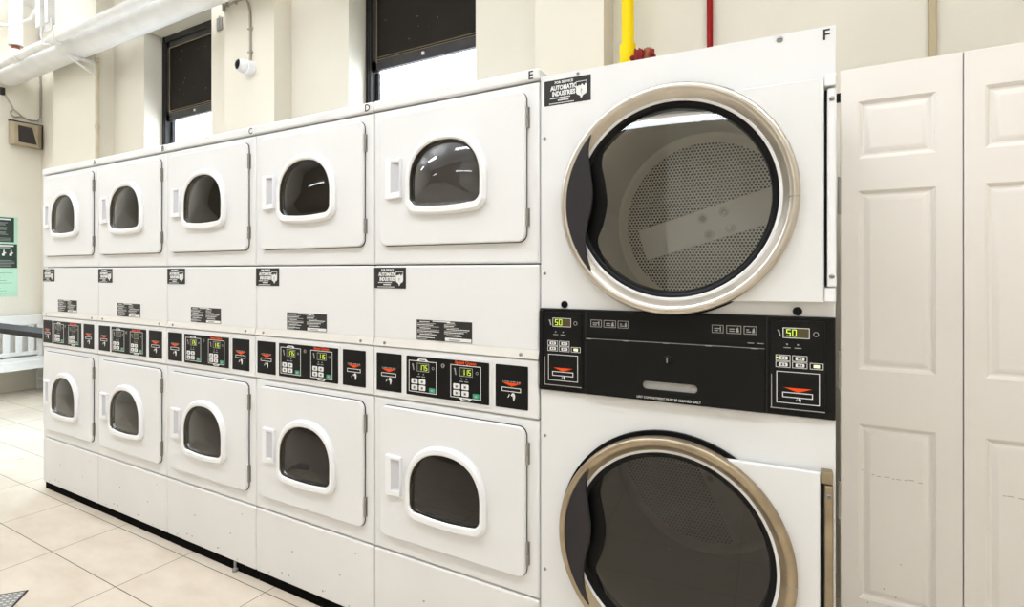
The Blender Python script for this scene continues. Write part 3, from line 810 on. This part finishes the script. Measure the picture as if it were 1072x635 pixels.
# yellow gas pipe with valve
t = thing('gas_pipe', 'bright yellow gas pipe rising behind the large dryer', 'pipe', (3.355, 1.10, 0))
o_ = (-3.355, -1.10, 0); GX, GY = 3.355, 1.10
m = MB(o_); m.cyl((GX, GY, 2.40), (GX, GY, ZC), .0305, 'yellow', n=28); m.build('riser', t)
m = MB(o_)
m.lathe((GX, GY, 0), [(.031, 2.455), (.038, 2.452), (.040, 2.442), (.038, 2.40), (.040, 2.37)], 'yellow', 28, 'z')
m.tube([(GX, GY, 2.40), (GX, GY, 2.37), (GX - .02, GY, 2.335), (GX - .06, GY, 2.32), (GX - .16, GY, 2.32)], .038, 'yellow', 20)
m.cyl((GX - .085, GY, 2.32), (GX - .10, GY, 2.32), .046, 'yellow', n=24)
m.tube([(GX - .14, GY, 2.32), (GX - .17, GY, 2.30), (GX - .18, GY, 2.26), (GX - .18, GY, 0)], .0305, 'yellow', 16)
m.build('elbow', t)
m = MB(o_)
vx, vy, vz = 3.39, 1.08, 2.385
m.cyl((GX + .02, vy, vz - .012), (3.49, vy, vz - .012), .014, 'redvalve', n=16)
m.box(vx + .008, vx + .048, vy - .022, vy + .022, vz - .04, vz + .02, 'redvalve', .005, 2)
for k in (0, 1): m.box(vx + .012 + k * .02, vx + .018 + k * .02, vy - .026, vy + .026, vz - .042, vz + .023, 'redvalve')
m.cyl((vx + .062, vy, vz - .012), (vx + .062, vy, vz + .012), .016, 'redvalve', n=12)
m.cyl((vx + .07, vy, vz - .03), (vx + .07, vy, vz + .02), .021, 'brass', n=6); m.cyl((vx + .088, vy, vz - .026), (vx + .088, vy, vz + .012), .014, 'redvalve', n=12)
m.cyl((vx + .092, vy - .03, vz - .01), (vx + .092, vy + .03, vz - .01), .010, 'redvalve', n=10)
vo = m.build('valve', t); vo['label'] = 'small dark red valve fitting'
m = MB(); m.cyl((3.712, 1.27, 0), (3.712, 1.27, ZC), .0145, 'redpipe', n=20); m.box(3.69, 3.735, 1.27, 1.30, 2.9, 2.93, 'redpipe')
tag(m.build('sprinkler_riser'), 'thin dark red pipe rising up the wall behind the large dryer', 'pipe')
m = MB(); m.box(4.568, 4.594, 1.278, 1.30, 0, ZC, 'trimtan', .004); struct('trim_1', m)

# camera, its cable, grey plate
t = thing('security_camera', 'white dome security camera on the wall between the two windows', 'camera', (.352, PY, 2.905))
o_ = (-.352, -PY, -2.905)
m = MB(o_)
m.lathe((.372, PY, 2.895), [(.0001, -.045), (.050, -.045), (.058, -.03), (.060, 0)], 'plastic', 28)
m.build('mount', t)
m = MB(o_)
c = Vector((.352, PY - .055, 2.905)); d = Vector((-.15, -.75, .05)).normalized()
a = Vector((0, 0, 1)); u = d.cross(a).normalized(); w_ = d.cross(u)
lps = []
for k in range(0, 15):
    th = PI * k / 14; th = max(th, .30)
    rr = .052 * math.sin(th) + (.0002 if k == 14 else 0); q = c + d * .052 * math.cos(th)
    lps.append([q + u * rr * math.cos(2 * PI * j / 24) + w_ * rr * math.sin(2 * PI * j / 24) for j in range(24)])
m.loft(lps[1:], 'plastic', False, True); m.build('camera_ball', t)
m = MB(o_)
lps = []
for th in (.78, .6, .4, .2, .01):
    q = c + d * .0545 * math.cos(th); rr = .0545 * math.sin(th)
    lps.append([q + u * rr * math.cos(2 * PI * j / 24) + w_ * rr * math.sin(2 * PI * j / 24) for j in range(24)])
m.loft(lps, 'blackgloss', True, True); m.build('lens', t)
m = MB(); yv = 1.141
m.tube([(.046, yv, 3.45), (.10, yv, 3.452), (.282, yv, 3.455), (.325, yv, 3.44), (.352, yv, 3.40), (.372, yv, 3.33), (.375, yv, 3.2), (.377, yv, 3.05), (.377, yv, 2.945)], .0085, 'cable', 10)
m.box(.035, .055, yv - .012, yv + .008, 3.41, 3.475, 'cable', .003)
for z in (3.2, 3.02): m.box(.355, .400, yv - .011, yv + .008, z - .006, z + .006, 'cable')
for x in (.10, .2): m.box(x - .006, x + .006, yv - .011, yv + .008, 3.435, 3.47, 'cable')
tag(m.build('camera_cable'), 'grey cable bending down the wall to the dome camera', 'cable')
m = MB(); m.box(-.285, -.215, 1.285, 1.30, 3.385, 3.49, 'jbox', .003); m.box(-.245, -.235, 1.280, 1.286, 3.40, 3.50, 'cable')
tag(m.build('cover_plate'), 'small grey metal cover plate on the wall right of the far window', 'plate')

# wall speaker
t = thing('wall_speaker', 'beige wall speaker with a slanted dark grille high in the corner', 'speaker', (XL, 1.15, 2.75))
o_ = (-XL, -1.15, -2.75)
m = MB(o_)
bk_ = [(XL, 1.005, 2.748), (XL, 1.288, 2.738), (XL, 1.288, 3.012), (XL, 1.005, 3.005)]
fr_ = [(XL + .125, 1.02, 2.745), (XL + .125, 1.222, 2.735), (XL + .125, 1.222, 2.985), (XL + .125, 1.02, 2.99)]
mid_ = [(XL + .05, 1.005, 2.748), (XL + .05, 1.286, 2.738), (XL + .05, 1.286, 3.012), (XL + .05, 1.005, 3.005)]
m.loft([bk_, mid_, fr_], 'spk', True, True)
bmesh.ops.bevel(m.bm, geom=m.bm.edges[:], offset=.006, segments=2, affect='EDGES')
m.build('housing', t)
m = MB(o_)
gr = [(1.052, 2.775), (1.212, 2.768), (1.172, 2.950), (1.048, 2.957)]
m.loft([[(XL + .122, y, z) for y, z in gr], [(XL + .129, y, z) for y, z in gr]], 'spkdark', True, True); m.build('grille', t)
m = MB(o_); m.box(XL, XL + .06, 1.0, 1.292, 3.010, 3.018, 'ink'); m.box(XL, XL + .055, 1.286, 1.292, 2.74, 3.016, 'ink'); m.build('back_edge', t)
m = MB(); xx = XL + .014
m.tube([(xx, .963, 3.31), (xx, .99, 3.26), (xx, 1.02, 3.20), (xx, 1.043, 3.15), (xx, 1.02, 3.115), (xx, 1.022, 3.09), (xx, 1.05, 3.06), (xx, 1.09, 3.075), (xx, 1.12, 3.085), (xx, 1.16, 3.065), (xx, 1.20, 3.058), (xx, 1.26, 3.068), (xx, 1.282, 3.11), (xx, 1.283, 3.28), (xx, 1.284, 4.3)], .008, 'cable', 8)
m.tube([(xx, 1.043, 3.15), (xx + .005, 1.08, 3.12), (xx + .005, 1.12, 3.08), (xx, 1.17, 3.06)], .007, 'cable', 8)
m.box(XL, XL + .03, .93, .97, 3.28, 3.36, 'ink', .004)
tag(m.build('speaker_cable'), 'thin looping cable on the left wall above the beige speaker', 'cable')

# notices on the left wall
px_ = XL
m = MB(); m.box(px_ - .001, px_ + .002, .55, 1.086, 1.06, 1.945, 'postergreen')
for k in range(9): m.box(px_ + .002, px_ + .0024, .60, 1.04 - .05 * ((k * 3) % 4), 1.32 - k * .028, 1.324 - k * .028, 'green')
tag(m.build('green_sheet'), 'pale green paper sheet on the left wall under the dark notices', 'paper')
def notice(y0, y1, z0, z1, seed):
    m = MB(); m.box(px_ + .0025, px_ + .005, y0, y1, z0, z1, 'posterdark'); rnd = random.Random(seed); h = z1 - z0; xf = px_ + .0056
    def b(ya, yb, za, zb, mm='white'): m.box(px_ + .005, xf, ya, yb, za, zb, mm)
    b(y0 + .03, y1 - .03, z1 - .028, z1 - .012)
    if seed == 1:
        for k in range(3):
            z = z1 - .055 - k * .052
            b(y1 - .185, y1 - .165, z - .03, z); b(y1 - .165, y1 - .155, z - .016, z - .008); b(y1 - .19, y1 - .18, z - .022, z - .014)
            for q in range(3): b(y1 - .13, y1 - .05 - .03 * rnd.random(), z - .006 - q * .012, z - .001 - q * .012, 'grey')
        for q in range(3): b(y0 + .03, y1 - .03, z0 + .015 + q * .014, z0 + .019 + q * .014, 'grey')
    else:
        b(y0 + .06, y1 - .06, z1 - .048, z1 - .034, 'grey')
        for k in range(4):
            y = y1 - .045 - k * .062; z = z1 - .075
            b(y - .012, y, z - .055, z); b(y, y + .012, z - .03, z - .018); b(y - .022, y - .012, z - .055, z - .03); b(y - .010, y - .002, z + .004, z + .012)
        for q in range(5): b(y0 + .03, y1 - .02 - .03 * rnd.random(), z0 + .015 + q * .016, z0 + .020 + q * .016, 'grey')
    return m.build('wall_notice')
tag(notice(.62, 1.053, 1.662, 1.935, 1), 'upper dark green notice with pictograms on the left wall', 'notice', 'dark notices on the left wall')
tag(notice(.62, 1.079, 1.378, 1.642, 2), 'lower dark green notice above the blank pale green paper', 'notice', 'dark notices on the left wall')

# bench along the left wall
BX0, BX1, B0, B1 = -3.615, -3.20, -.10, 1.285
t = thing('slatted_bench', 'white painted wooden slat-back bench against the left wall', 'bench', ((BX0 + BX1) / 2, (B0 + B1) / 2, 0))
o_ = (-(BX0 + BX1) / 2, -(B0 + B1) / 2, 0)
def bb(name, *a, **k):
    m = MB(o_); m.box(*a, 'bench', k.get('bev', .006)); return m.build(name, t)
bb('top_rail', BX0, BX0 + .045, B0, B1, .735, .845, bev=.012); bb('bottom_rail', BX0 + .005, BX0 + .04, B0 + .04, B1 - .04, .395, .44)
y = B0 + .07
k = 0
while y < B1 - .09:
    bb('back_slat', BX0 + .012, BX0 + .032, y, y + .062, .43, .745); y += .1075
m = MB(o_)
for q in range(4): m.box(BX0 + .03 + q * .097, BX0 + .03 + q * .097 + .092, B0 + .01, B1 - .01, .36, .38, 'bench', .005)
m.build('seat', t)
bb('seat_apron', BX1 - .035, BX1 - .005, B0, B1, .285, .372); bb('seat_apron', BX0 + .03, BX0 + .05, B0, B1, .29, .36)
for yy_ in (B0, B1 - .05):
    bb('leg', BX0, BX0 + .045, yy_, yy_ + .05, 0, .76); bb('leg', BX1 - .05, BX1, yy_, yy_ + .05, 0, .60)
    bb('stretcher', BX0 + .03, BX1 - .03, yy_ + .01, yy_ + .035, .10, .14)
    m = MB(o_); lp = []
    for f in range(9):
        u = f / 8; x = BX0 + .03 + u * (BX1 - BX0 - .02); z = .585 + .02 * math.sin(u * PI) + .01 * u
        lp.append([(x, yy_ - .005, z), (x, yy_ + .055, z), (x, yy_ + .055, z + .03), (x, yy_ - .005, z + .03)])
    m.loft(lp, 'bench', True, True); m.build('armrest', t)

# narrow black-topped table
t = thing('side_table', 'narrow black-topped table beside dryer A in front of the bench', 'table', (-1.05, .29, 0))
o_ = (1.05, -.29, 0)
m = MB(o_); m.box(-2.05, -.06, .207, .38, .862, .902, 'tablet', .003); m.build('tabletop', t)
for x in (-2.0, -.12):
    for y in (.23, .34):
        m = MB(o_); m.box(x - .015, x + .015, y - .015, y + .015, 0, .862, 'tablet', .003); m.build('leg', t)

# floor drain
ctr = Vector((1.295 - .004, -.513 - .21, 0)); an = math.radians(-42)
t = thing('floor_drain', 'square perforated metal drain grate set into the tiled floor', 'drain', (ctr.x, ctr.y, 0), an)
m = MB(); hw = .15
for (x0, x1, y0, y1) in ((-hw, hw, -hw, -hw + .006), (-hw, hw, hw - .006, hw), (-hw, -hw + .006, -hw, hw), (hw - .006, hw, -hw, hw)): m.box(x0, x1, y0, y1, .0005, .004, 'ink')
m.build('rim', t)
m = MB(); m.box(-hw + .006, hw - .006, -hw + .006, hw - .006, .0005, .001, 'ink')
n_ = 15
for k in range(n_):
    a = -hw + .008 + k * (2 * hw - .016) / (n_ - 1)
    m.box(a - .005, a + .005, -hw + .006, hw - .006, .001, .0032, 'lip'); m.box(-hw + .006, hw - .006, a - .004, a + .004, .001, .0038, 'jbox')
m.build('grate', t)

# ceiling lights -------------------------------------------------------
def area(name, loc, rot, sx, sy, power, col, parent=None):
    L = bpy.data.lights.new(name, 'AREA'); L.shape = 'RECTANGLE'; L.size = sx; L.size_y = sy; L.energy = power; L.color = col
    o = bpy.data.objects.new(name, L); COL.objects.link(o); o.location = loc; o.rotation_euler = rot
    if parent: o.parent = parent
    return o
def fixture(x, y, z, L, label, power, col=(.83, .89, 1.0)):
    t = thing('fluorescent_light', label, 'ceiling light', (x, y, z), 0, 'fluorescent lights hung over the aisle')
    m = MB(); m.box(-L / 2, L / 2, -.10, .10, .03, .09, 'lampwhite', .006)
    lp = [[(s * L / 2, -.14, -.01), (s * L / 2, -.10, .035), (s * L / 2, .10, .035), (s * L / 2, .14, -.01)] for s in (-1, 1)]
    m.loft(lp, 'lampwhite', False, False, close=False); m.build('housing', t)
    for yy_ in (-.055, .055):
        m = MB(); m.cyl((-L / 2 + .02, yy_, .005), (L / 2 - .02, yy_, .005), .016, 'tube', n=12); m.build('tube', t)
    for xx_ in (-L / 2 + .2, L / 2 - .2):
        m = MB(); m.cyl((xx_, 0, .09), (xx_, 0, ZC - z), .005, 'hinge', n=6); m.build('hanging_rod', t)
    area('lamp', (0, 0, -.03), (0, 0, 0), L, .24, power, col, t)
    area('lamp', (0, 0, .10), (PI, 0, 0), L, .24, power * (2.7 if z > 3 else 1.2), col, t)
PW = 16
for x, y, z, pw, lab in ((-2.2, -1.35, 3.55, 1, 'white fluorescent light hung over the aisle near the bench'),
                     (.6, -1.35, 3.55, 1, 'white fluorescent light hung over the aisle before dryers A and B'),
                     (3.0, -1.35, 3.55, 1, 'white fluorescent light hung over the aisle before dryer E'),
                     (5.2, -1.35, 3.55, .9, 'white fluorescent light hung over the aisle before the closet doors'),
                     (-2.75, .56, 4.01, .30, 'white fluorescent light above the pipes in the corner by the speaker'),
                     (.55, .56, 4.01, .5, 'added unseen white fill light above the pipes between the two windows'),  # unseen light added to brighten the back wall and pipe
                     (-.5, -3.7, 2.68, .9, 'white fluorescent light hung low at the front wall near the bench'),
                     (3.46, -3.7, 2.68, .9, 'white fluorescent light hung low at the front wall facing the round doors')):
    fixture(x, y, z, 1.25, lab, PW * pw)

# hidden extra lamp, then sky light through the windows
area('added_cool_lamp', (-1.36, 1.02, 1.75), (math.radians(-58), 0, math.radians(-8)), .35, .7, 48, (.60, .80, 1.0))  # cool lamp added out of sight behind the dryers to light the floor
wd = bpy.data.worlds.new('sky'); scn.world = wd; wd.use_nodes = True
bg = wd.node_tree.nodes['Background']; bg.inputs[0].default_value = (.86, .93, 1, 1); bg.inputs[1].default_value = 6.0

# ------------------------------------------------------------------ camera
cd = bpy.data.cameras.new('camera'); co = bpy.data.objects.new('camera', cd); COL.objects.link(co)
co.location = (4.1536, -1.4969, 1.338); co.rotation_euler = (PI / 2, 0, math.radians(29.2))
cd.sensor_fit = 'HORIZONTAL'; cd.sensor_width = 36; cd.lens = 565 / 1072 * 36
cd.shift_y = -(317.5 - 284) / 1072; cd.clip_start = .02
scn.camera = co
vs = scn.view_settings
vs.view_transform = 'Standard'; vs.look = 'None'; vs.gamma = 1; vs.exposure = 0.20; vs.use_curve_mapping = False
